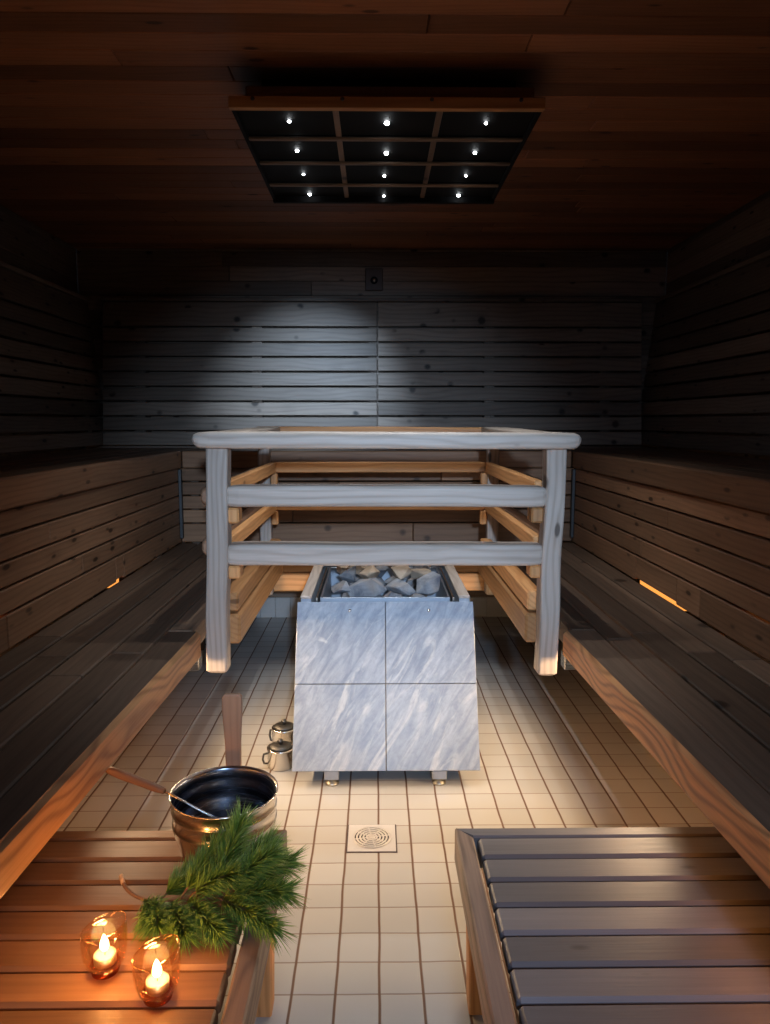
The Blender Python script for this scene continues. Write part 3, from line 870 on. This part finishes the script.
def needle(p, d, L, w, tone, droop):
    d = d.normalized(); sd = d.cross(V((0, 0, 1)));
    if sd.length < .05: sd = V((1, 0, 0))
    sd.normalize(); u = sd.cross(d).normalized()
    q1 = p + d * L * .5 + V((0, 0, -droop * .25)); q2 = p + d * L + V((0, 0, -droop))
    zmin = ZD + .002
    for q in (q1, q2):
        if q.z < zmin and q.x < -.175: q.z = zmin + pr_.uniform(0, .004)
    for q in (p, q1, q2):
        if q.z < .43 and math.hypot(q.x + .350, q.y - 1.605) < .130: return
    vs = [p + sd * w, p - sd * w * .5 + u * w * .8, p - sd * w * .5 - u * w * .8, q1 + sd * w, q1 - sd * w * .5 + u * w * .8, q1 - sd * w * .5 - u * w * .8, q2]
    nm.add(vs, [(0, 1, 4, 3), (1, 2, 5, 4), (2, 0, 3, 5), (3, 4, 6), (4, 5, 6), (5, 3, 6), (2, 1, 0)], None, tone, True)
for si, (a, b, c) in enumerate(shoots):
    P = bez([a, b, c], 12)
    tm.tube(P, [.0028 - .00012 * i for i in range(12)], 7)
    N = 520 if si not in (8, 12) else 330
    for k in range(N):
        u = .18 + .82 * k / N
        i = min(int(u * 11), 10); f = u * 11 - i
        p = P[i].lerp(P[i + 1], f); ax = (P[i + 1] - P[i]).normalized()
        s1 = ax.cross(V((0, 0, 1))).normalized(); u1 = s1.cross(ax)
        th = pr_.uniform(0, 2 * math.pi); rad = s1 * math.cos(th) + u1 * math.sin(th)
        spread = .55 if u > .9 else pr_.uniform(.55, 1.0)
        d = ax * pr_.uniform(.7, 1.2) + rad * spread
        if p.z < .31 and d.z < -.15: d.z *= .25
        needle(p, d, pr_.uniform(.042, .066), .0010, pr_.random() * (.55 if si in (7, 8, 9, 12) else 1.0), pr_.uniform(0, .010))
tm.build('twigs', 'twig', pt)
nd = nm.build('needles', 'needles', pt); nd['kind'] = 'stuff'

# ------------------------------------------------------------------ star light panel in the ceiling
ZS = 2.15; sx0, sx1, sy0, sy1 = -.424, .492, 2.252, 3.17
sp = thing('star_light_panel', ((sx0 + sx1) / 2, (sy0 + sy1) / 2, ZC), 'hanging ceiling panel of black squares with twelve tiny starlight lamps', 'light panel')
MB().box((sx0 + .04, sy0 + .058, ZS + .040), (sx1 - .02, sy1 - .06, ZS + .092), 0, .003).build('mounting_box', 'seat', sp)
MB().box((sx0 + .075, sy0 + .15, ZS + .0922), (sx1 - .06, sy1 - .10, ZC - .0005), 0, .001).build('shade_gap_fill', 'black', sp)  # black block stands for the shade in the gap below the ceiling
MB().box((sx0, sy0, ZS + .007), (sx1, sy0 + .022, ZS + .0395), 0, .002).build('front_board', 'fresh', sp)
fb = sp.children[-1]
for i in range(4):
    x = sx0 + .07 + (sx1 - sx0 - .14) * i / 3
    MB().lathe([(0, 0), (.006, 0), (.006, .0015), (0, .002)], n=12).build('screw', 'darkmetal', fb, at=(x, sy0 - .0001, ZS + .032), rot=(math.pi / 2, 0, 0))
MB().box((sx0 + .004, sy1 - .02, ZS), (sx1 - .004, sy1, ZS + .036), 0, .002).build('rear_board', 'black', sp)
for x in (sx0, sx1 - .016):
    MB().box((x + .002, sy0 + .023, ZS + .012), (x + .014, sy1 - .021, ZS + .036), 1, .001).build('side_board', 'black', sp)
cols = [sx0 + .012, -.118, .191, sx1 - .012]
rows = [sy0 + .024, 2.505, 2.730, 2.972, sy1 - .022]
for i in range(3):
    for j in range(4):
        MB().box((cols[i] + .003, rows[j] + .003, ZS + .024), (cols[i + 1] - .003, rows[j + 1] - .003, ZS + .036), 0, .001).build('black_tile', 'black', sp)
for x in cols[1:3]: MB().box((x - .009, sy0 + .023, ZS + .0175), (x + .009, sy1 - .021, ZS + .0235), 1, .002).build('lath', 'seat', sp)
for y in rows[1:4]: MB().box((sx0 + .016, y - .009, ZS + .009), (sx1 - .016, y + .009, ZS + .017), 0, .002).build('lath', 'seat', sp)
LED = [(289, 122, 1), (387, 124, 3), (486, 124, .8), (297, 151.5, 1.6), (386.5, 154, 2.4), (475, 153.5, 1.6), (303.5, 175, .7), (384.5, 176.5, .8), (466, 176.5, .6), (309.5, 195, 2.), (384, 196.5, .5), (458.5, 196, 2.)]
LEDW = {(0, 0): (-.272, 2.35), (1, 0): (.036, 2.36), (2, 0): (.341, 2.36)}
# camera model (used to set up the camera)
F = 735.; HC = 1.26
th = math.atan((512 - 421) / F); ya = math.atan((385 - 376) / F)
fw = V((math.sin(ya) * math.cos(th), math.cos(ya) * math.cos(th), -math.sin(th)))
rt = V((math.cos(ya), -math.sin(ya), 0)); up = rt.cross(fw)
LEDPOS = [(-.264, 2.382), (.035, 2.393), (.340, 2.389), (-.266, 2.630), (.037, 2.650), (.340, 2.641), (-.268, 2.870), (.033, 2.884), (.338, 2.880), (-.267, 3.114), (.034, 3.131), (.337, 3.120)]
for (x, y), (px, py, w) in zip(LEDPOS, LED):
    r = .0042 + .0016 * w
    lm = MB(); lm.lathe([(0, -.6 * r), (.6 * r, -.45 * r), (.9 * r, 0), (.8 * r, .4 * r), (0, .5 * r)], (x, y, ZS + .0195), 14)
    lm.build('star_lamp', 'led', sp)
    l = bpy.data.lights.new('star_light', 'SPOT'); l.energy = 4.0 * w; l.color = (.9, .95, 1.); l.spot_size = math.radians(90); l.spot_blend = .6; l.shadow_soft_size = .006
    o = bpy.data.objects.new('star_light', l); C.objects.link(o); o.location = (x, y, ZS - .008)
    if (px, py) == (309.5, 195):            # separate wall light added at this lamp, aimed at the back wall
        l.energy = 185; l.color = (.46, .69, 1.); l.spot_size = math.radians(50); l.spot_blend = 1.
        o.rotation_euler = (V((-.40, 4.55, 1.34)) - o.location).to_track_quat('-Z', 'Y').to_euler()

# ------------------------------------------------------------------ sensor on the back wall
t = thing('wall_sensor', (-.010, YB - .001, 2.118), 'small square brown sensor plate high on the back wall', 'sensor')
MB().box((-.064, YB - .022, 2.052), (.044, YB - .0005, 2.184), 0, .004).build('plate', 'sensorplate', t)
MB().lathe([(.013, -.004), (.021, -.004), (.023, 0), (.021, .004), (.013, .004)], n=24, closed=True).build('ring', 'black', t, at=(-.010, YB - .025, 2.112), rot=(math.pi / 2, 0, 0))
MB().lathe([(0, -.003), (.010, -.003), (.011, .001), (.006, .005), (0, .006)], n=20).build('sensor_tip', 'steel', t, at=(-.010, YB - .025, 2.112), rot=(math.pi / 2, 0, 0))

# warm strips glowing through the slits of the bench fronts
for sg, side, segs in ((-1, 'left', ((2.92, 3.03, .598), (1.3, 2.06, .703))), (1, 'right', ((2.53, 2.97, .598), (1.3, 2.10, .703)))):
    xs = SX[sg] + sg * .034
    t = thing('light_strip', (xs, 2.2, .65), f'warm light strip glowing orange through the slits of the {side} bench front', 'light strip')
    for y0, y1, z in segs:
        a, b = sorted((xs - sg * .008, xs + sg * .010))
        MB().box((a, y0, z - .007), (b, y1, z + .012), 1, .002).build('strip_segment', 'strip', t)

# ------------------------------------------------------------------ lights
def area(name, loc, direction, sx, sy, energy, col, spread=math.pi):
    l = bpy.data.lights.new(name, 'AREA'); l.shape = 'RECTANGLE'; l.size = sx; l.size_y = sy; l.energy = energy; l.color = col; l.spread = spread
    o = bpy.data.objects.new(name, l); C.objects.link(o); o.location = loc
    o.rotation_euler = V(direction).to_track_quat('-Z', 'Y').to_euler()
    return o
STRIP = 22
# cool light falling in through the doorway behind the photographer
area('doorway_daylight', (.30, YF - .2, 1.72), (.36, 1, -1.0), .3, .3, 14, (.50, .68, 1.), math.radians(100))
l = bpy.data.lights.new('added_front_spot', 'SPOT'); l.energy = 400; l.color = (.47, .69, 1.); l.spot_size = math.radians(35); l.spot_blend = 1.; l.shadow_soft_size = .05  # added spot, concentrates the cool light on guard and stove
o = bpy.data.objects.new('added_front_spot', l); C.objects.link(o); o.location = (.22, YF - .1, 1.58)
o.rotation_euler = (V((-.05, 2.25, 1.0)) - o.location).to_track_quat('-Z', 'Y').to_euler()
# warm strips under the benches, behind the slatted fronts
for sg in (-1, 1):
    area('under_bench_strip', (sg * .79 + .02, 1.05, .535), (-sg, 0, -.35), 1.1, .02, STRIP * .055, (1., .34, .07), math.radians(150))
    area('under_bench_strip', (sg * .79 + .02, 2.43, .535), (-sg, 0, -.12), 1.12, .02, STRIP * .62, (1., .70, .41), math.radians(150))
    area('added_aisle_fill', (sg * .62 + .02, .55, .14), (-sg, 0, -.1), .8, .02, STRIP * .05, (1., .72, .45), math.radians(130))  # added low fill that brightens the near aisle floor
l = bpy.data.worlds.new('world'); S.world = l; l.use_nodes = True
l.node_tree.nodes['Background'].inputs[0].default_value = (.02, .022, .03, 1); l.node_tree.nodes['Background'].inputs[1].default_value = .3

# ------------------------------------------------------------------ camera
cam = bpy.data.cameras.new('camera'); co = bpy.data.objects.new('camera', cam); C.objects.link(co)
cam.sensor_fit = 'AUTO'; cam.sensor_width = 36; cam.lens = F * 36 / 1024; cam.clip_start = .02
mat = Matrix((rt, up, -fw)).transposed().to_4x4(); mat.translation = V((0, 0, HC)); co.matrix_world = mat
S.camera = co
vs = S.view_settings; S.display_settings.display_device = 'sRGB'
vs.view_transform = 'Standard'; vs.look = 'None'; vs.exposure = 0.; vs.gamma = 1.; vs.use_curve_mapping = False
S.cycles.use_denoising = True
S.cycles.max_bounces = 8; S.cycles.transparent_max_bounces = 12
